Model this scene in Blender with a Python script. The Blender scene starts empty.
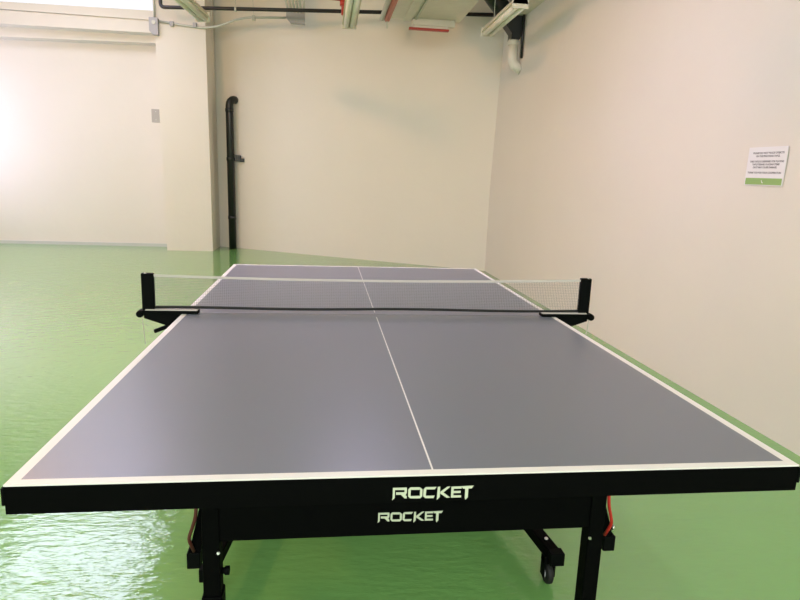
import bpy, bmesh, math, random
from mathutils import Vector, Matrix
random.seed(4)
S = bpy.context.scene
COL = S.collection
PI = math.pi

# ---------------------------------------------------------------- materials
def mat(name, col, rough=.6, metal=0, spec=.5, coat=0, bump=None, var=None):
    m = bpy.data.materials.new(name); m.use_nodes = True
    nt = m.node_tree; b = nt.nodes['Principled BSDF']
    b.inputs['Base Color'].default_value = (*col, 1)
    b.inputs['Roughness'].default_value = rough
    b.inputs['Metallic'].default_value = metal
    b.inputs['Specular IOR Level'].default_value = spec
    b.inputs['Coat Weight'].default_value = coat
    tc = nt.nodes.new('ShaderNodeTexCoord')
    if var:                                     # (scale, amount) mottling of the paint itself
        n = nt.nodes.new('ShaderNodeTexNoise'); n.inputs['Scale'].default_value = var[0]; n.inputs['Detail'].default_value = 5
        nt.links.new(tc.outputs['Object'], n.inputs['Vector'])
        mx = nt.nodes.new('ShaderNodeMix'); mx.data_type = 'RGBA'
        mx.inputs['A'].default_value = (*[c*(1-var[1]) for c in col], 1)
        mx.inputs['B'].default_value = (*[min(1, c*(1+var[1])) for c in col], 1)
        nt.links.new(n.outputs['Fac'], mx.inputs['Factor']); nt.links.new(mx.outputs['Result'], b.inputs['Base Color'])
    if bump:                                    # list of (scale, strength, distance, stretch)
        prev = None
        for sc, st, di, stretch in bump:
            mp = nt.nodes.new('ShaderNodeMapping'); mp.inputs['Scale'].default_value = stretch
            mp.inputs['Rotation'].default_value = (0, 0, .5 if stretch[0] != stretch[1] else 0)
            nt.links.new(tc.outputs['Object'], mp.inputs['Vector'])
            n = nt.nodes.new('ShaderNodeTexNoise'); n.inputs['Scale'].default_value = sc; n.inputs['Detail'].default_value = 3
            nt.links.new(mp.outputs['Vector'], n.inputs['Vector'])
            bp = nt.nodes.new('ShaderNodeBump'); bp.inputs['Strength'].default_value = st; bp.inputs['Distance'].default_value = di
            nt.links.new(n.outputs['Fac'], bp.inputs['Height'])
            if prev: nt.links.new(prev.outputs['Normal'], bp.inputs['Normal'])
            prev = bp
        nt.links.new(prev.outputs['Normal'], b.inputs['Normal'])
    return m

M = {}
M['wall'] = mat('painted_plaster', (.74, .68, .61), .75, spec=.3, var=(1.3, .03), bump=[(2.2, .35, .03, (1, 1, 1)), (40, .1, .004, (1, 1, 1))])
M['ceiling'] = mat('ceiling_paint', (.6, .56, .5), .85, var=(1, .04))
M['floor'] = mat('green_epoxy', (.182, .40, .118), .06, spec=1.0, var=(.8, .07),
                 bump=[(7, .5, .004, (1, 1, 1)), (14, .8, .0030, (.9, 2.6, 1)), (60, .15, .0005, (1, 1.6, 1))])
_f = M['floor'].node_tree; _b = _f.nodes['Principled BSDF']
_b.inputs['Coat Weight'].default_value = .15; _b.inputs['Coat IOR'].default_value = 1.6; _b.inputs['Coat Roughness'].default_value = .05
_f.links.new(_b.inputs['Normal'].links[0].from_socket, _b.inputs['Coat Normal'])
M['base'] = mat('grey_skirting', (.55, .55, .52), .6, var=(5, .05))
M['top'] = mat('slate_playing_surface', (.146, .156, .188), .34, spec=.5, bump=[(500, .06, .0004, (1, 1, 1))])
M['line'] = mat('white_line_paint', (.72, .69, .67), .45)
M['black'] = mat('black_steel', (.0015, .0015, .0016), .6, spec=.03, bump=[(300, .15, .0006, (1, 1, 1))])
M['blackplastic'] = mat('black_plastic', (.0018, .0022, .0022), .6, spec=.05)
M['rubber'] = mat('black_rubber', (.004, .004, .004), .7)
M['logo'] = mat('pale_logo_paint', (.50, .52, .41), .5)
M['chrome'] = mat('zinc_bolt', (.75, .74, .72), .3, metal=1)
M['redwire'] = mat('red_cable', (.42, .012, .01), .4)
M['darkred'] = mat('dark_red_cable', (.07, .010, .008), .5)
M['net'] = mat('grey_net_thread', (.19, .19, .19), .8)
M['tape'] = mat('pale_net_tape', (.48, .43, .41), .8)
M['cord'] = mat('black_cord', (.002, .002, .002), .7)
M['string'] = mat('grey_string', (.45, .44, .38), .8)
M['sheet'] = mat('galvanised_sheet', (.66, .61, .53), .5, metal=.25, var=(6, .12), bump=[(8, .2, .01, (1, 1, 1))])
M['batten'] = mat('lamp_housing', (.66, .61, .50), .6)
M['tube'] = mat('lamp_tube_glass', (.74, .69, .60), .5)
M['filltube'] = mat('fill_tube', (.9, .9, .9), .3); _b = M['filltube'].node_tree.nodes['Principled BSDF']; _b.inputs['Emission Color'].default_value = (.82, .72, 1.1, 1); _b.inputs['Emission Strength'].default_value = 58  # glow of the added out-of-view battens, set for wall brightness
M['globe'] = mat('fill_globe', (.9, .9, .9), .3); _g = M['globe'].node_tree.nodes['Principled BSDF']; _g.inputs['Emission Color'].default_value = (1, .50, .24, 1); _g.inputs['Emission Strength'].default_value = 260  # glow of the added globe that warms the back wall
M['conduit'] = mat('grey_conduit', (.50, .50, .43), .45, metal=.2)
M['boxgrey'] = mat('grey_junction_box', (.36, .35, .36), .5, metal=.1)
M['plate'] = mat('blank_plate', (.40, .375, .34), .5)
M['pipeblack'] = mat('black_iron_pipe', (.005, .007, .0065), .4, bump=[(30, .2, .003, (1, 1, 1))])
M['pipedark'] = mat('dark_service_pipe', (.012, .009, .009), .45)
M['pvc'] = mat('white_pvc', (.74, .68, .60), .4)
M['red'] = mat('sprinkler_red', (.42, .030, .015), .4)
M['orange'] = mat('orange_red_pipe', (.50, .10, .035), .45)
M['paper'] = mat('sign_paper', (.80, .76, .78), .5)
M['signgreen'] = mat('sign_green', (.27, .42, .13), .5)
M['ink'] = mat('sign_ink', (.13, .12, .13), .6)
M['frame'] = mat('window_frame_white', (.7, .7, .7), .4)
def glass():
    m = bpy.data.materials.new('clear_glazing'); m.use_nodes = True; nt = m.node_tree; nt.nodes.clear()
    o = nt.nodes.new('ShaderNodeOutputMaterial'); mx = nt.nodes.new('ShaderNodeMixShader'); mx.inputs[0].default_value = .06
    t = nt.nodes.new('ShaderNodeBsdfTransparent'); g = nt.nodes.new('ShaderNodeBsdfGlossy'); g.inputs['Roughness'].default_value = .02
    nt.links.new(t.outputs[0], mx.inputs[1]); nt.links.new(g.outputs[0], mx.inputs[2]); nt.links.new(mx.outputs[0], o.inputs[0]); return m
M['glass'] = glass()

# ---------------------------------------------------------------- mesh helpers
class MB:
    def __init__(s): s.bm = bmesh.new()
    def hexa(s, P, mi=0):
        v = [s.bm.verts.new(p) for p in P]
        for f in ((3,2,1,0),(4,5,6,7),(0,1,5,4),(1,2,6,5),(2,3,7,6),(3,0,4,7)):
            s.bm.faces.new([v[i] for i in f]).material_index = mi
        return v
    def box(s, x0, x1, y0, y1, z0, z1, bev=0, mi=0):
        v = s.hexa([(x0,y0,z0),(x1,y0,z0),(x1,y1,z0),(x0,y1,z0),(x0,y0,z1),(x1,y0,z1),(x1,y1,z1),(x0,y1,z1)], mi)
        if bev:
            es = {e for a in v for e in a.link_edges}
            bmesh.ops.bevel(s.bm, geom=list(es), offset=bev, segments=2, affect='EDGES', profile=.5)
        return s
    def prism(s, pts, axis, a, b, mi=0):
        """pts 2-D outline; axis 0/1/2 is the extrusion axis from a to b"""
        def mk(p, t):
            q = list(p); q.insert(axis, t); return q
        A = [s.bm.verts.new(mk(p, a)) for p in pts]; B = [s.bm.verts.new(mk(p, b)) for p in pts]
        n = len(pts)
        fs = [s.bm.faces.new(A), s.bm.faces.new(B[::-1])]
        for i in range(n): fs.append(s.bm.faces.new([A[i], B[i], B[(i+1)%n], A[(i+1)%n]]))
        for f in fs: f.material_index = mi
        return s
    def bar(s, p, q, w, h, up=(0,0,1), bev=0):
        p, q = Vector(p), Vector(q); d = (q-p).normalized(); u = Vector(up)
        side = d.cross(u).normalized(); u = side.cross(d).normalized()
        c = lambda b, i, j: b+side*i*w/2+u*j*h/2
        v = s.hexa([c(p,-1,-1),c(p,1,-1),c(q,1,-1),c(q,-1,-1),c(p,-1,1),c(p,1,1),c(q,1,1),c(q,-1,1)])
        if bev:
            es = {e for a in v for e in a.link_edges}
            bmesh.ops.bevel(s.bm, geom=list(es), offset=bev, segments=2, affect='EDGES')
        return s
    def tube(s, path, r, n=12, caps=True):
        path = [Vector(p) for p in path]; rr = r if isinstance(r, (list, tuple)) else [r]*len(path)
        rings = []; ref = None
        for i, p in enumerate(path):
            if i == 0: d = path[1]-p
            elif i == len(path)-1: d = p-path[-2]
            else: d = (path[i+1]-p).normalized()+(p-path[i-1]).normalized()
            d.normalize()
            if ref is None: ref = Vector((0,0,1)) if abs(d.z) < .9 else Vector((1,0,0))
            a = d.cross(ref).normalized(); b = a.cross(d).normalized(); ref = b
            k = 1
            if 0 < i < len(path)-1:
                c = (path[i+1]-p).normalized().dot((p-path[i-1]).normalized()); k = 1/max(.6, math.sqrt(max(.01,(1+c)/2)))
            rings.append([s.bm.verts.new(p+(a*math.cos(t)+b*math.sin(t))*rr[i]) for t in (2*PI*j/n for j in range(n))])
        for A, B in zip(rings, rings[1:]):
            for j in range(n):
                s.bm.faces.new([A[j], A[(j+1)%n], B[(j+1)%n], B[j]]).smooth = n > 6
        if caps: s.bm.faces.new(rings[0][::-1]); s.bm.faces.new(rings[-1])
        return s
    def lathe(s, prof, c, axis='Z', n=20):
        """prof: (radius, height) pairs"""
        c = Vector(c); rings = []
        for r, h in prof:
            ring = []
            for j in range(n):
                t = 2*PI*j/n; x, y = r*math.cos(t), r*math.sin(t)
                ring.append(s.bm.verts.new(c+Vector({'Z': (x,y,h), 'X': (h,x,y), 'Y': (x,h,y)}[axis])))
            rings.append(ring)
        for A, B in zip(rings, rings[1:]):
            for j in range(n): s.bm.faces.new([A[j], A[(j+1)%n], B[(j+1)%n], B[j]]).smooth = True
        s.bm.faces.new(rings[0][::-1]); s.bm.faces.new(rings[-1]); return s
    def build(s, name, m, parent=None, loc=None):
        bmesh.ops.recalc_face_normals(s.bm, faces=s.bm.faces)
        me = bpy.data.meshes.new(name)
        off = Vector(loc) if loc else (parent_loc(parent) if parent else Vector((0,0,0)))
        bmesh.ops.translate(s.bm, verts=s.bm.verts, vec=-off)
        s.bm.to_mesh(me); s.bm.free()
        for k in (m if isinstance(m, list) else [m]): me.materials.append(M[k])
        o = bpy.data.objects.new(name, me); COL.objects.link(o)
        if parent: o.parent = parent
        elif loc: o.location = loc
        return o
def parent_loc(p):
    v = Vector((0,0,0))
    while p: v += p.location; p = p.parent
    return v
def tag(o, label=None, cat=None, group=None, kind=None):
    for k, v in (('label', label), ('category', cat), ('group', group), ('kind', kind)):
        if v: o[k] = v
    return o
def empty(name, loc, label, cat, group=None):
    o = bpy.data.objects.new(name, None); COL.objects.link(o); o.location = loc; o.empty_display_size = .1
    return tag(o, label, cat, group)
def struct(mb, name, m, parent=None):
    return tag(mb.build(name, m, parent), kind='structure')
def smooth_path(pts, n=6, r=.5):
    """round the corners of a polyline"""
    pts = [Vector(p) for p in pts]; out = [pts[0]]
    for a, b, c in zip(pts, pts[1:], pts[2:]):
        l = r*min((b-a).length, (c-b).length)*.98
        p, q = b-(b-a).normalized()*l, b+(c-b).normalized()*l
        for i in range(n+1):
            t = i/n; out.append(p*(1-t)**2+b*2*t*(1-t)+q*t*t)
    out.append(pts[-1]); return out

# ---------------------------------------------------------------- camera
cd = bpy.data.cameras.new('camera'); cam = bpy.data.objects.new('camera', cd); COL.objects.link(cam); S.camera = cam
cd.sensor_width = 36; cd.lens = 604.93/800*36; cd.clip_start = .02
cam.location = (-.21267, -1.04408, 1.30618); cam.rotation_euler = (1.37445782, -.0356924884, -.121276273)

# ---------------------------------------------------------------- the room
XL, XR, YF, YB, ZC = -6.4, 2.2, -5.0, 10.02, 4.2
struct(MB().box(XL-.2, XR+.2, YF-.2, YB+.4, -.15, 0), 'floor', 'floor')
# ceiling with a skylight opening
SX0, SX1, SY0, SY1 = -4.85, -2.66, 6.1, 8.45
c = MB()
c.box(XL-.2, SX0, YF-.2, YB+.4, ZC, ZC+.15); c.box(SX1, XR+.2, YF-.2, YB+.4, ZC, ZC+.15)
c.box(SX0, SX1, YF-.2, SY0, ZC, ZC+.15); c.box(SX0, SX1, SY1, YB+.4, ZC, ZC+.15)
struct(c, 'ceiling', 'ceiling')
def window_rect(name, axis, at, a0, a1, b0, b1, bars=1, f=.05):
    """frame + glazing in a plane; axis 0: plane x=at (a=y,b=z), 1: y=at (a=x,b=z), 2: z=at (a=x,b=y)"""
    def bx(m, p0, p1, q0, q1, t):
        lo, hi = at-t/2, at+t/2
        if axis == 0: m.box(lo, hi, p0, p1, q0, q1)
        elif axis == 1: m.box(p0, p1, lo, hi, q0, q1)
        else: m.box(p0, p1, q0, q1, lo, hi)
    m = MB()
    bx(m, a0, a1, b0, b0+f, .06); bx(m, a0, a1, b1-f, b1, .06); bx(m, a0, a0+f, b0+f, b1-f, .06); bx(m, a1-f, a1, b0+f, b1-f, .06)
    for i in range(bars):
        x = a0+(a1-a0)*(i+1)/(bars+1); bx(m, x-.015, x+.015, b0+f, b1-f, .05)
    w = struct(m, name, 'frame')
    g = MB(); bx(g, a0+f, a1-f, b0+f, b1-f, .008); g.build('glass_pane', 'glass', w)
    return w
window_rect('window_1', 2, ZC+.1, SX0, SX1, SY0, SY1, 1, .04)
# right wall
def xr(z): return XR+.075*max(0, z-1.2)/3      # the wall is a little out of plumb
m = MB()
for z0, z1 in ((0, 1.2), (1.2, ZC)):
    m.hexa([(xr(z0),YF-.2,z0),(XR+.3,YF-.2,z0),(XR+.3,YB+.4,z0),(xr(z0),YB+.4,z0),(xr(z1),YF-.2,z1),(XR+.3,YF-.2,z1),(XR+.3,YB+.4,z1),(xr(z1),YB+.4,z1)])
struct(m, 'wall_right', 'wall')
# dropped beam running along the head of the right wall
struct(MB().box(2.09, XR+.06, YF, 7.66, 3.37, ZC), 'trim_1', 'wall')
# oblique wall closing the far right corner
A, B = Vector((-2.2, 10.313, 0)), Vector((2.4, 7.665, 0)); nn = Vector((.49892, .86665, 0))*.15
mb = MB(); mb.prism([tuple(v.xy) for v in (A, B, B+nn, A+nn)], 2, 0, ZC)
struct(mb, 'wall_back', 'wall')
# left part of the rear wall, with a high window over the beam
m = MB(); WX0, WX1, WZ0, WZ1 = XL+.2, -2.72, 3.78, 4.16
m.box(XL-.2, -2.1, YB, YB+.2, 0, WZ0); m.box(XL-.2, WX0, YB, YB+.2, WZ0, ZC); m.box(WX1, -2.1, YB, YB+.2, WZ0, ZC); m.box(WX0, WX1, YB, YB+.2, WZ1, ZC)
struct(m, 'wall_back_left', 'wall')
window_rect('window_2', 1, YB+.1, WX0, WX1, WZ0, WZ1, 0, .02)
m = MB(); m.hexa([(-2.83,9.50,0),(-2.085,9.50,0),(-2.085,YB+.4,0),(-2.83,YB+.4,0),(-2.90,9.50,ZC),(-2.12,9.50,ZC),(-2.11,YB+.4,ZC),(-2.90,YB+.4,ZC)]); struct(m, 'trim_2', 'wall')     # pillar
# stepped beam over the bright wall
m = MB()
def beam(y0, zl0, zl1, zr0, zr1):
    m.hexa([(XL,y0,zl0),(-2.75,y0,zr0),(-2.75,YB,zr0),(XL,YB,zl0),(XL,y0,zl1),(-2.75,y0,zr1),(-2.75,YB,zr1),(XL,YB,zl1)])
beam(9.78, 3.27, 3.47, 3.335, 3.47); beam(9.56, 3.43, 3.64, 3.44, 3.62); beam(9.52, 3.65, 3.735, 3.62, 3.76)
struct(m, 'trim_3', 'wall')
struct(MB().box(XL, -2.83, YB-.018, YB, 0, .055), 'baseboard_left', 'base')
# left wall with a daylight window beside the bright corner
m = MB(); LY0, LY1, LZ0, LZ1 = 7.9, 9.75, .9, 2.9
m.box(XL-.2, XL, YF-.2, LY0, 0, ZC); m.box(XL-.2, XL, LY1, YB, 0, ZC); m.box(XL-.2, XL, LY0, LY1, 0, LZ0); m.box(XL-.2, XL, LY0, LY1, LZ1, ZC)
struct(m, 'wall_left', 'wall')
window_rect('window_3', 0, XL-.1, LY0, LY1, LZ0, LZ1, 2)
# wall behind the camera, with a wide window added for fill light
m = MB(); FX0, FX1, FZ0, FZ1 = -3.2, 1.6, 1.9, 3.9
m.box(XL, FX0, YF-.2, YF, 0, ZC); m.box(FX1, XR, YF-.2, YF, 0, ZC); m.box(FX0, FX1, YF-.2, YF, 0, FZ0); m.box(FX0, FX1, YF-.2, YF, FZ1, ZC)
struct(m, 'wall_front', 'wall')
window_rect('fill_window', 1, YF-.1, FX0, FX1, FZ0, FZ1, 3)

# ---------------------------------------------------------------- table
T = empty('table_tennis_table', (0, 1.37, 0), 'slate grey table tennis table with white lines, black frame and legs, on the green floor', 'table')
HW, L2, H = .7625, 1.37, .76
def half(sign):
    """sign -1: half nearer the camera (y 0..1.368), +1: far half"""
    y0, y1 = (0, 1.3685) if sign < 0 else (1.3715, 2.74)
    m = MB()
    xs = [-HW, -HW+.02, -.0018, .0018, HW-.02, HW]
    ys = [y0, y0+.02, y1-.045, y1] if sign < 0 else [y0, y0+.038, y1-.02, y1]
    V = {}
    for i, x in enumerate(xs):
        for j, y in enumerate(ys): V[i, j] = m.bm.verts.new((x, y, H))
    for i in range(5):
        for j in range(3):
            f = m.bm.faces.new([V[i,j], V[i+1,j], V[i+1,j+1], V[i,j+1]])
            white = i in (0, 4) or (i == 2 and j == 1) or (j == 0 and sign < 0) or (j == 2 and sign > 0)
            f.material_index = 1 if white else 0
    # rim and underside
    o = [(-HW, y0), (HW, y0), (HW, y1), (-HW, y1)]
    a = [m.bm.verts.new((x, y, H)) for x, y in o]; b = [m.bm.verts.new((x, y, H-.003)) for x, y in o]; d = [m.bm.verts.new((x, y, H-.022)) for x, y in o]
    for i in range(4):
        m.bm.faces.new([a[i], a[(i+1)%4], b[(i+1)%4], b[i]]).material_index = 2 if i == (2 if sign < 0 else 0) else 1
        m.bm.faces.new([b[i], b[(i+1)%4], d[(i+1)%4], d[i]]).material_index = 2
    m.bm.faces.new(d).material_index = 2
    bmesh.ops.remove_doubles(m.bm, verts=m.bm.verts, dist=1e-5)
    return m.build('tabletop', ['top', 'line', 'black'], T)
half(-1); half(1)

def glyphs(parent, x0, z0, w, h, y):
    """angular wide capitals spelling the word on the apron, drawn in the plane y"""
    K = {
     'R': [[(3,0),(82,-2),(82,12),(15,12),(15,60),(0,73),(3,62)], [(70,-2),(84,4),(84,28),(70,36)], [(22,26),(76,26),(84,28),(78,40),(22,40)], [(50,40),(66,34),(84,50),(84,62),(72,62)]],
     'O': [[(104,-3),(158,-3),(158,11),(106,11)], [(158,-3),(174,9),(174,50),(160,50),(160,11)], [(160,48),(174,50),(162,62),(104,62),(104,49)], [(104,-3),(106,11),(106,49),(104,62),(92,50),(92,9)]],
     'C': [[(192,-4),(255,-5),(244,9),(194,9)], [(192,-4),(196,9),(194,48),(192,61),(180,50),(180,9)], [(192,48),(246,47),(240,61),(190,61)]],
     'K': [[(262,-5),(276,-6),(276,56),(260,72)], [(278,24),(318,-6),(336,-7),(296,28),(337,58),(318,60),(278,34)]],
     'E': [[(342,-6),(402,-8),(402,5),(356,6),(356,46),(402,46),(402,58),(342,59)], [(356,20),(398,19),(398,31),(356,32)]],
     'T': [[(400,-8),(473,-12),(462,4),(412,6)], [(424,4),(442,4),(442,58),(428,72),(424,60)]],
    }
    m = MB(); k = 0
    for g in K.values():
        for poly in g:
            k += 1
            pts = [(x0+px/473*w, z0-(py+12+11*px/473)/85*h) for px, py in poly]
            m.prism(pts, 1, y-.0008-k*2e-5, y+.001)
    return m.build('logo_lettering', 'logo', parent)

# aprons: steel skirt under the rim, one per end and side
def apron(x0, x1, y0, y1):
    m = MB(); m.box(x0, x1, y0, y1, .704, .7375, .002); return m.build('apron', 'black', T)
ap = MB().box(-HW+.003, HW-.003, .001, .026, .704, .7385, .002).build('apron', 'black', T)
apr = MB().box(-HW+.0005, HW-.0005, -.0015, .001, .7045, .7565, .0006).build('end_plate', 'black', T)
glyphs(apr, -.0795, .7395, .157, .0295, -.0015)
apron(-HW+.003, HW-.003, 2.714, 2.737)
for s in (-1, 1):
    xa, xb = sorted((s*(HW-.003), s*(HW-.028)))
    apron(xa, xb, .027, 1.345); apron(xa, xb, 1.395, 2.713)
for sx in (-1, 1):
    for y0, y1 in ((-.004, .03), (2.71, 2.744)):
        xa, xb = sorted((sx*(HW+.004), sx*(HW-.002)))
        MB().box(xa, xb, y0, y1, .722, .756, .002).build('corner_guard', 'blackplastic', T)
# inner rails beneath the top
for y in (.5, 1.0, 1.74, 2.24):
    MB().box(-HW+.03, HW-.03, y-.012, y+.012, .712, .7375).build('cross_rail', 'black', T)

def undercarriage(f):
    """f maps near-half y to world y"""
    near = f(1) > f(0)
    def Y(a, b): return sorted((f(a), f(b)))
    # wide crossbar plate between the legs
    a, b = Y(.2, .222)
    p = MB().box(-.45, .435, a, b, .507, .70, .002).build('leg_panel', 'black', T)
    if near: glyphs(p, -.0850, .5685, .150, .029, a-.0003)
    for s in (-1, 1):
        x = -.453 if s < 0 else .440
        a, b = Y(.195, .235)
        lg = MB().box(x-.019, x+.019, a, b, .03, .716, .003).build('leg', 'black', T)
        if s < 0: MB().box(x-.0225, x+.0225, a-.004, b+.004, .03, .375, .003).build('leg_sleeve', 'black', lg)
        MB().lathe([(.012, .006), (.024, .0), (.026, .012), (.012, .03)][1:] if False else [(.024, 0), (.026, .008), (.012, .026), (.009, .035)], (x, (a+b)/2, 0)).build('foot', 'rubber', lg)
        if near:
            if s < 0: MB().lathe([(.007, 0), (.007, .006), (.010, .008), (.010, .017)], (x+.019, (a+b)/2, .425), 'X', 14).build('adjusting_knob', 'blackplastic', lg)
            MB().lathe([(.003, 0), (.004, .003), (.003, .005)], (x-s*.0165, a-.0062, .485), 'Y', 10).build('bolt', 'chrome', lg)
        # linkage arm hanging outside the leg, with its end block
        e = .048 if s < 0 else .062
        arm = MB().bar((x+s*.012, f(.26), .60), (x+s*e, f(.26), .445), .024, .028, (0, 1, 0), .002).build('linkage_arm', 'black', T)
        q = MB().box(x+s*e-.015, x+s*e+.015, *Y(.240, .285), .414, .454, .002).build('end_block', 'blackplastic', arm)
        MB().tube([(x, f(.262), .468), (x+s*(e+.012), f(.262), .466)], .005, 10).build('linkage_pin', 'black', arm)
        MB().lathe([(.006, 0), (.008, .003), (.005, .007)], (x+s*(e+.012), f(.262), .466), 'X', 10).build('bolt', 'chrome', arm)
        if near:
            P = [(x+s*.026, f(.215), .71), (x+s*.034, f(.215), .56), (x+s*.054, f(.225), .50), (x+s*.046, f(.24), .46)]
            cb = MB().tube(smooth_path(P, 4, .3), .004, 8).build('release_cable', 'redwire' if s > 0 else 'darkred', T)
            tag(cb, 'red release cable beside the right leg' if s > 0 else 'dark red release cable beside the left leg')
        # caster arm running inward under the table
        x1, y1 = s*.553, .69
        ca = MB().bar((x1-s*.004, f(y1-.02), .112), (s*.46, f(1.30), .13), .042, .040, (0, 0, 1), .003).build('caster_arm', 'black', T)
        MB().box(x1-.024, x1+.024, *Y(y1-.050, y1-.012), .088, .132, .003).build('end_block', 'blackplastic', ca)
        MB().lathe([(.005, 0), (.007, .003), (.005, .006)], (x1-s*.012, f(y1+.03), .136), 'Z', 10).build('bolt', 'chrome', ca)
        w = MB().lathe([(.030, -.011), (.0345, -.008), (.0355, 0), (.0345, .008), (.030, .011)], (x1-.012*s, f(y1-.005), .0355), 'X', 24).build('caster_wheel', 'rubber', T)
        MB().lathe([(.012, -.0145), (.014, -.012), (.014, .012), (.012, .0145)], (x1-.012*s, f(y1-.005), .0355), 'X', 12).build('wheel_hub', 'boxgrey', w)
        fk = MB()
        for d in (-.018, .018): fk.box(x1-.012*s+d-.002, x1-.012*s+d+.002, *Y(y1-.02, y1+.01), .028, .098)
        fk.box(x1-.012*s-.02, x1-.012*s+.02, *Y(y1-.022, y1+.012), .078, .104)
        fk.build('wheel_fork', 'blackplastic', w)
    MB().box(-.47, .47, *Y(1.27, 1.30), .13, .16, .003).build('lower_crossbar', 'black', T)
    for s in (-1, 1): MB().box(s*.46-.015, s*.46+.015, *Y(1.27, 1.30), .16, .737, .002).build('inner_upright', 'black', T)
undercarriage(lambda y: y)
undercarriage(lambda y: 2.74-y)

# ---------------------------------------------------------------- net clamped across the middle
N = empty('table_tennis_net', (0, 1.37, .76), 'fine grey mesh net with pale tape and black posts clamped across the table middle', 'net')
XN = .868
def ztop(x): return .9125+.003*(x/XN)-.0115*(1-(abs(x)/XN)**2)
def zbot(x): return .782+.0022*math.sin(x*7+.6)
m = MB(); nst = 240; yN = 1.37
xs = [-XN+2*XN*i/nst for i in range(nst+1)]
t = .0007
for x in xs:
    m.hexa([(x-t/2,yN-t/2,zbot(x)),(x+t/2,yN-t/2,zbot(x)),(x+t/2,yN+t/2,zbot(x)),(x-t/2,yN+t/2,zbot(x)),(x-t/2,yN-t/2,ztop(x)),(x+t/2,yN-t/2,ztop(x)),(x+t/2,yN+t/2,ztop(x)),(x-t/2,yN+t/2,ztop(x))])
rows = 19
for r in range(1, rows):
    for a, b in zip(xs[::6], xs[6::6]):
        za = zbot(a)+(ztop(a)-zbot(a))*r/rows; zb = zbot(b)+(ztop(b)-zbot(b))*r/rows
        m.hexa([(a,yN-t/2,za-t/2),(b,yN-t/2,zb-t/2),(b,yN+t/2,zb-t/2),(a,yN+t/2,za-t/2),(a,yN-t/2,za+t/2),(b,yN-t/2,zb+t/2),(b,yN+t/2,zb+t/2),(a,yN+t/2,za+t/2)])
m.build('net_mesh', 'net', N)
m = MB(); seg = [-XN+2*XN*i/40 for i in range(41)]
for a, b in zip(seg, seg[1:]):
    m.hexa([(a,yN-.0015,ztop(a)-.0055),(b,yN-.0015,ztop(b)-.0055),(b,yN+.0015,ztop(b)-.0055),(a,yN+.0015,ztop(a)-.0055),
            (a,yN-.0015,ztop(a)+.0035),(b,yN-.0015,ztop(b)+.0035),(b,yN+.0015,ztop(b)+.0035),(a,yN+.0015,ztop(a)+.0035)])
m.build('top_tape', 'tape', N)
MB().tube([(x, yN-.001, zbot(x)) for x in seg], .0054, 8).build('bottom_cord', 'cord', N)
for s in (-1, 1):
    xa, xb = sorted((s*.866, s*.912))
    po = MB().box(xa, xb, yN-.012, yN+.012, .772, .918 if s < 0 else .925, .004).build('post', 'blackplastic', N)
    MB().tube([(s*.868, yN-.004, ztop(s*XN)-.002), (s*.900, yN-.008, .9185 if s < 0 else .9255)], .003, 8).build('tension_string', 'tape', po)
    cl = MB()
    xa, xb = sorted((s*.700, s*.925))
    cl.box(xa, xb, yN-.024, yN+.016, .7615, .7735, .002)                        # upper jaw lying on the table
    cl.prism([(s*.905, .772), (s*.905, .742), (s*.800, .706), (s*.772, .706), (s*.767, .728), (s*.767, .757)], 1, yN-.016, yN+.010)
    cl.lathe([(.012, -.03), (.014, -.025), (.014, .018), (.012, .022)], (s*.918, yN, .760), 'Y', 14)
    clo = cl.build('clamp', 'blackplastic', N)
    MB().box(*sorted((s*.702, s*.898)), yN-.022, yN+.010, .7735, .7775, .001).build('clamp_pad', 'tape', clo)
    if s < 0:
        MB().bar((-.800, yN-.006, .716), (-.868, yN-.02, .690), .016, .014, (0, 0, 1), .002).build('clamp_lever', 'blackplastic', clo)
    else:
        MB().lathe([(.009, -.022), (.009, 0)], (s*.79, yN-.004, .706), 'Z', 12).build('clamp_lever', 'blackplastic', clo)
    MB().tube([(s*.912, yN-.015, .755), (s*.907, yN-.02, .70), (s*.903, yN-.02, .64 if s < 0 else .685)], .0016, 6).build('hanging_string', 'string', clo)

# ---------------------------------------------------------------- wall notice
SG = empty('wall_sign', (XR, 2.105, 1.345), 'white paper notice with small print and green bottom band on the right wall', 'sign')
# slightly rotated in the wall plane: local u runs away from the camera, v up
def sp(u, v, d):   # u from the far (left) edge to the near (right) edge
    a = math.radians(-.8); du, dv = u-.15, v-.105
    return (XR-d, 2.105-(du*math.cos(a)-dv*math.sin(a)), 1.45+(du*math.sin(a)+dv*math.cos(a)))
def panel(name, m_, u0, u1, v0, v1, d0, d1):
    m = MB(); m.hexa([sp(u0,v0,d0), sp(u1,v0,d0), sp(u1,v0,d1), sp(u0,v0,d1), sp(u0,v1,d0), sp(u1,v1,d0), sp(u1,v1,d1), sp(u0,v1,d1)])
    return m.build(name, m_, SG)
pp = panel('paper_sheet', 'paper', 0, .30, 0, .21, 0, .0025)
panel('green_band', 'signgreen', .006, .292, .005, .041, .0026, .0029)
lines = [('PLEASE DO NOT PLACE OBJECTS', .158, .177, .24), ('ON THE PING PONG TABLE.', .158, .160, .185), ('THIS TABLE IS DESIGNED FOR PLAYING', .154, .131, .264),
         ('TABLE TENNIS. PLACING ITEMS', .15, .115, .212), ('ON IT MAY CAUSE DAMAGE.', .146, .099, .188), ('THANK YOU FOR YOUR COOPERATION', .146, .070, .262)]
tm = MB()
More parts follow.
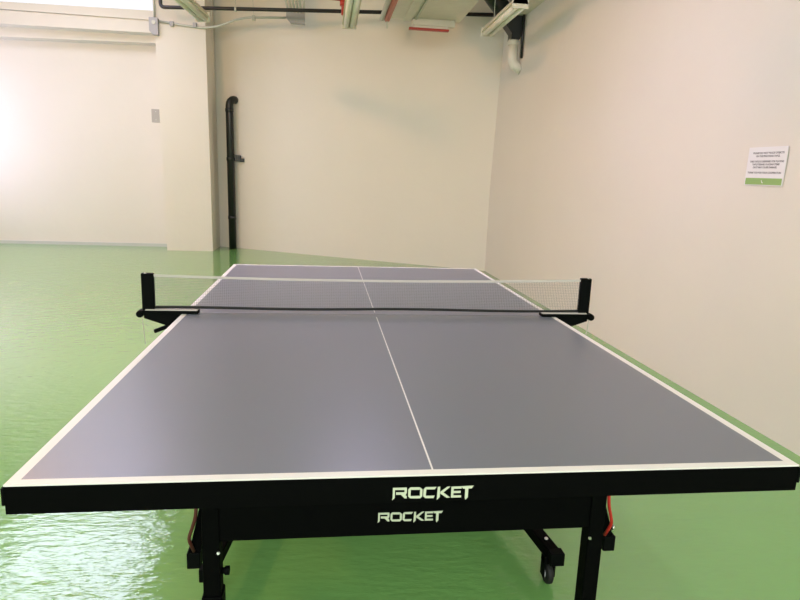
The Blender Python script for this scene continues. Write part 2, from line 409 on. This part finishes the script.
for txt, cu, cv, wid in lines:
    cu_ = bpy.data.curves.new('tmp', 'FONT'); cu_.body = txt; cu_.size = .0135; cu_.align_x = 'CENTER'; cu_.align_y = 'CENTER'; cu_.offset = .0006
    to = bpy.data.objects.new('tmp', cu_); COL.objects.link(to); bpy.context.view_layer.update()
    me = bpy.data.meshes.new_from_object(to.evaluated_get(bpy.context.evaluated_depsgraph_get()))
    ws = [v.co.x for v in me.vertices]; k = wid/(max(ws)-min(ws))
    vs = [tm.bm.verts.new(sp(cu+v.co.x*k, cv+v.co.y, .0028)) for v in me.vertices]
    for p in me.polygons:
        try: tm.bm.faces.new([vs[i] for i in p.vertices])
        except ValueError: pass
    bpy.data.objects.remove(to); bpy.data.curves.remove(cu_); bpy.data.meshes.remove(me)
tm.build('printed_text', 'ink', SG)
lm = MB()
for pts in ([(.134,.030),(.139,.030),(.146,.016),(.142,.014)], [(.141,.016),(.146,.020),(.152,.016),(.149,.013)]):
    f = [lm.bm.verts.new(sp(u, v, .0031)) for u, v in pts]; lm.bm.faces.new(f)
lm.build('band_emblem', 'paper', SG)

# ---------------------------------------------------------------- standing black drain pipe
P = empty('drain_pipe', (-1.83, 9.93, 0), 'upright black drain pipe bending into the back wall right of the pillar', 'pipe')
path = [(-1.815, 9.93, 0), (-1.832, 9.93, 2.40)]
MB().tube([(-1.815, 9.93, 0), (-1.832, 9.93, 2.42), (-1.828, 9.935, 2.47), (-1.812, 9.945, 2.505), (-1.79, 9.97, 2.53), (-1.765, 10.0, 2.54), (-1.75, 10.05, 2.54)], .064, 20).build('pipe_run', 'pipeblack', P)
for z in (.55, 1.55, 2.36):
    MB().lathe([(.064, -.03), (.071, -.026), (.071, .026), (.064, .03)], (-1.815-.017*z/2.4, 9.93, z), 'Z', 20).build('coupling', 'pipeblack', P)
q = MB(); q.box(-1.78, -1.66, 9.93, 10.02, 1.52, 1.62, .006); q.box(-1.67, -1.60, 9.94, 9.99, 1.51, 1.57, .006); q.build('branch_stub', 'pipeblack', P)

# blank plate on the bright wall beside the pillar
P = empty('wall_plate', (-3.05, YB, 2.1), 'small grey blank cover plate on the pale wall left of the pillar', 'plate')
MB().box(-3.125, -2.985, YB-.012, YB, 2.11, 2.325, .003).build('cover', 'plate', P)
for z in (2.15, 2.285): MB().lathe([(.006, -.003), (.006, 0)], (-3.055, YB-.012, z), 'Y', 10).build('screw', 'chrome', P)

# ---------------------------------------------------------------- overhead services
# long dark pipe under the ceiling
P = empty('service_pipe', (0, 8.6, 3.65), 'long thin dark pipe running under the ceiling along the back wall', 'pipe')
MB().tube(smooth_path([(-2.62, 8.82, 4.2), (-2.62, 8.82, 3.652), (2.15, 8.06-.30, 3.600)], 6, .12), .026, 14).build('pipe_run', 'pipedark', P)
for x, dx in ((-1.52, 0), ):
    y = 8.82+(x+2.62)/(2.15+2.62)*(7.76-8.82)
    h = MB(); h.tube([(x+.0, y-.0, 3.70), (x, y, 4.2)], .005, 6); h.lathe([(.034, -.014), (.034, .014)], (x, y, 3.635), 'X', 16); h.build('pipe_hanger', 'conduit', P)
# grey conduit with two boxes
P = empty('electrical_conduit', (-2.6, 9.5, 3.5), 'thin grey conduit strung from the pillar box across to the boxed conduit drop', 'conduit')
MB().tube(smooth_path([(-2.815, 9.475, 3.60), (-2.18, 9.475, 3.54), (-1.92, 9.40, 3.56), (-1.5, 9.25, 3.69), (-.83, 9.0, 3.665)], 6, .4), .017, 10).build('conduit_run', 'conduit', P)
for x in (-2.62, -2.27):
    MB().box(x-.028, x+.028, 9.44, 9.50, 3.54, 3.61, .004).build('saddle_clip', 'boxgrey', P)
h = MB(); h.tube([(-1.33, 9.18, 3.70), (-1.35, 9.18, 4.2)], .005, 6); h.box(-1.355, -1.305, 9.15, 9.22, 3.64, 3.71, .004); h.build('conduit_hanger', 'conduit', P)
P = empty('junction_box', (-2.9, 9.5, 3.4), 'pale grey junction box at the left edge of the pillar head with conduit above', 'electrical box')
MB().prism([(-2.95, 3.64), (-2.82, 3.64), (-2.82, 3.39), (-2.90, 3.39), (-2.95, 3.44)], 1, 9.42, 9.498).build('box_body', 'boxgrey', P)
MB().tube([(-2.875, 9.46, 3.64), (-2.875, 9.46, 4.2)], .016, 10).build('riser', 'conduit', P)
MB().lathe([(.03, -.012), (.03, 0)], (-2.88, 9.42, 3.57), 'Y', 14).build('knockout', 'conduit', P)
P = empty('trunking_box', (-.8, 9.0, 3.5), 'grey metal pull box with a fan of conduits rising to the ceiling', 'electrical box')
MB().prism([(-.82, 3.735), (-.54, 3.72), (-.54, 3.58), (-.75, 3.585), (-.82, 3.66)], 1, 8.93, 9.02).build('box_body', 'boxgrey', P)
for i in range(5):
    x = -.79+.05*i
    MB().tube([(x, 8.975, 3.73), (x-.10, 8.975, 4.2)], .018, 10).build('riser', 'conduit', P)
MB().tube([(-.557, 8.975, 3.71), (-.555, 8.975, 4.2)], .016, 10).build('riser', 'conduit', P)

# three twin-tube lamps hung at one height
LB = [(-1.60, 'twin tube batten lamp hanging in front of the pillar head, leftmost of three'),
      (.045, 'twin tube batten lamp hanging near the middle of the top edge, between red pipes'),
      (1.65, 'twin tube batten lamp near the right corner in front of the black funnel pipe')]
def batten(x, label, y1=6.38, tube='tube', yaw=0):
    y0, z = y1-1.22, 3.0
    P = empty('batten_lamp', (x, y1, z), label, 'lamp', 'batten lamps under the ceiling')
    MB().prism([(x-.055, z+.075), (x+.055, z+.075), (x+.082, z+.018), (x-.082, z+.018)], 1, y0, y1).build('housing', 'batten', P)
    for s in (-1, 1):
        MB().tube([(x+s*.034, y0+.02, z+.004), (x+s*.034, y1-.02, z+.004)], .030, 14).build('lamp_tube', tube, P)
    for y in (y0, y1-.02):
        MB().box(x-.082, x+.082, y, y+.022, z-.024, z+.078, .004).build('end_cap', 'batten', P)
    for y in (y0+.25, y1-.25):
        MB().tube([(x, y, z+.07), (x, y, 4.2)], .004, 6).build('suspension_rod', 'conduit', P)
    P.rotation_euler.z = yaw
for (x, l), yy, a in zip(LB, (6.5, 6.38, 6.30), (-.09, 0, 0)): batten(x, l, yy, 'tube', a)
FILL_BATTENS = [(-1.59, 'added lit fill batten, out of view overhead nearer the camera, left of the table'), (.045, 'added lit fill batten, out of view overhead nearer the camera, straight above the table')]  # lit copies added out of view to lift the walls
for x, l in FILL_BATTENS: batten(x, l, 3.4, 'filltube')

# warm globe added above the frame to brighten the upper back wall
P = empty('fill_globe_lamp', (-3.3, 3.9, 3.5), 'added warm fill globe, out of view overhead on the left side of the room', 'lamp')
FILL_GLOBE = MB().lathe([(.02, -.15)]+[(.15*math.sin(PI*i/14), -.15*math.cos(PI*i/14)) for i in range(1, 14)]+[(.02, .15)], (-3.3, 3.9, 3.5), 'Z', 28).build('globe', 'globe', P)
MB().tube([(-3.3, 3.9, 3.65), (-3.3, 3.9, 4.2)], .008, 8).build('cord', 'cord', P)

# sheet-metal duct
P = empty('air_duct', (1.0, 6, 3.3), 'galvanised sheet metal duct hanging under the ceiling in the top middle', 'duct')
d = MB(); d.box(.56, 1.48, 3.6, 7.10, 3.30, 3.75, .01)
d.build('duct_body', 'sheet', P)
for y in (5.7,):
    MB().box(.54, 1.50, y-.02, y+.02, 3.275, 3.77, .004).build('flange', 'sheet', P)
MB().bar((.80, 7.12, 3.292), (.80, 4.2, 3.292), .10, .02).build('seam_rail', 'sheet', P)
MB().bar((.90, 7.12, 3.289), (.90, 4.2, 3.289), .02, .03).build('seam_rail', 'conduit', P)
nb = MB().box(.86, 1.40, 7.0, 7.10, 3.22, 3.30, .004).build('outlet_neck', 'sheet', P)
rb = MB().box(.82, 1.33, 7.02, 7.08, 3.170, 3.195, .003); rb.build('outlet_rim', 'red', P); MB().box(.88, 1.32, 7.03, 7.07, 3.195, 3.22).build('outlet_gasket', 'sheet', P)
# orange-red sprinkler main beside the duct, with drop nozzle
P = empty('sprinkler_pipe', (.45, 6.5, 3.15), 'orange red sprinkler pipe along the left edge of the sheet metal duct', 'pipe')
MB().tube([(.51, 6.72, 3.19), (.51, 3.6, 3.19)], .034, 14).build('pipe_run', 'orange', P)
MB().tube([(.51, 6.68, 3.19), (.51, 6.68, 3.08)], [.014, .010], 10).build('sprinkler_head', 'conduit', P)
MB().tube([(.51, 6.0, 3.2), (.51, 6.0, 4.2)], .005, 6).build('suspension_rod', 'conduit', P)
P = tag(MB().tube([(.447, 6.74, 3.20), (.447, 3.6, 3.20)], .028, 12).build('grey_conduit', 'conduit'), 'grey conduit running close along the left side of the orange red pipe', 'conduit')
# dark red branch pipe with drop
P = empty('branch_pipe', (-.2, 7.6, 3.75), 'dark red branch pipe with short vertical drop beside the middle lamp', 'pipe')
MB().tube([(-.62, 7.4, 3.60), (.06, 7.4, 3.57)], .038, 14).build('pipe_run', 'red', P)
MB().tube([(.0, 7.4, 3.57), (.0, 7.4, 3.37)], .026, 12).build('drop', 'red', P)
MB().lathe([(.045, 0), (.045, .07)], (.0, 7.4, 3.48), 'Z', 14).build('reducer', 'red', P)
MB().tube([(-.5, 7.4, 3.6), (-.5, 7.4, 4.2)], .005, 6).build('suspension_rod', 'conduit', P)
P = empty('sprinkler_valve', (-1.05, 8.2, 3.75), 'small red sprinkler fitting at the top edge left of the conduit fan', 'sprinkler')
MB().lathe([(.02, 0), (.05, .015), (.065, .05), (.065, .09), (.03, .11), (.03, .47)], (-1.03, 8.2, 3.73), 'Z', 14).build('valve_body', 'red', P)
MB().tube([(-1.11, 8.2, 3.80), (-.95, 8.2, 3.80)], .02, 10).build('side_outlet', 'red', P)

# black rainwater hopper with white outlet pipe in the corner
P = empty('hopper_pipe', (2.1, 6.8, 2.8), 'black funnel shaped pipe fitting with pale outlet pipe high on the right wall', 'pipe')
MB().tube([(1.76, 6.95, 3.85), (1.85, 6.95, 3.62), (2.01, 6.93, 3.42)], [.125, .12, .11], 18).build('inlet_pipe', 'pipeblack', P)
f = MB(); f.prism([(1.96, 3.31), (2.08, 3.42), (2.23, 3.46), (2.23, 3.16), (2.20, 3.09), (2.09, 3.09), (2.09, 3.16)], 1, 6.82, 6.98)
f.build('funnel', 'pipeblack', P)
MB().tube([(2.222, 6.78, 3.42), (2.222, 6.78, 2.86)], .016, 10).build('side_rod', 'pipeblack', P)
o_ = MB().tube([(2.145, 6.9, 3.10), (2.145, 6.9, 2.90), (2.150, 6.9, 2.84), (2.175, 6.89, 2.79), (2.26, 6.86, 2.73)], .064, 18).build('outlet_pipe', 'pvc', P)
tag(o_, 'pale outlet pipe')
MB().lathe([(.068, -.03), (.072, -.02), (.072, .02), (.068, .03)], (2.145, 6.9, 3.06), 'Z', 18).build('socket', 'pvc', P)

# ---------------------------------------------------------------- light: daylight at the openings, plus added front fill
def area(name, loc, rot, sx, sy, power, col, spread=PI):
    l = bpy.data.lights.new(name, 'AREA'); l.shape = 'RECTANGLE'; l.size = sx; l.size_y = sy; l.energy = power; l.color = col; l.spread = spread
    o = bpy.data.objects.new(name, l); COL.objects.link(o); o.location = loc; o.rotation_euler = rot; return o
area('skylight_daylight', ((SX0+SX1)/2, (SY0+SY1)/2, ZC+.02), (0, 0, 0), SX1-SX0-.1, SY1-SY0-.1, 68, (.92, .95, 1.22))
area('left_window_daylight', (XL+.0, (LY0+LY1)/2, (LZ0+LZ1)/2), (0, -PI/2, 0), LZ1-LZ0-.1, LY1-LY0-.1, 60, (.54, .53, .82))
area('front_fill_light', ((FX0+FX1)/2, YF+.0, (FZ0+FZ1)/2), (PI/2, 0, 0), FX1-FX0-.1, FZ1-FZ0-.1, 200, (1.62, 1.80, 1.68))  # fill added from behind the camera through the added window
w = bpy.data.worlds.new('daylight_sky'); S.world = w; w.use_nodes = True
w.node_tree.nodes['Background'].inputs['Color'].default_value = (.95, .95, 1, 1); w.node_tree.nodes['Background'].inputs['Strength'].default_value = 1.2

S.view_settings.view_transform = 'Standard'; S.view_settings.look = 'None'; S.view_settings.gamma = 1; S.view_settings.use_curve_mapping = False
S.view_settings.exposure = -0.03
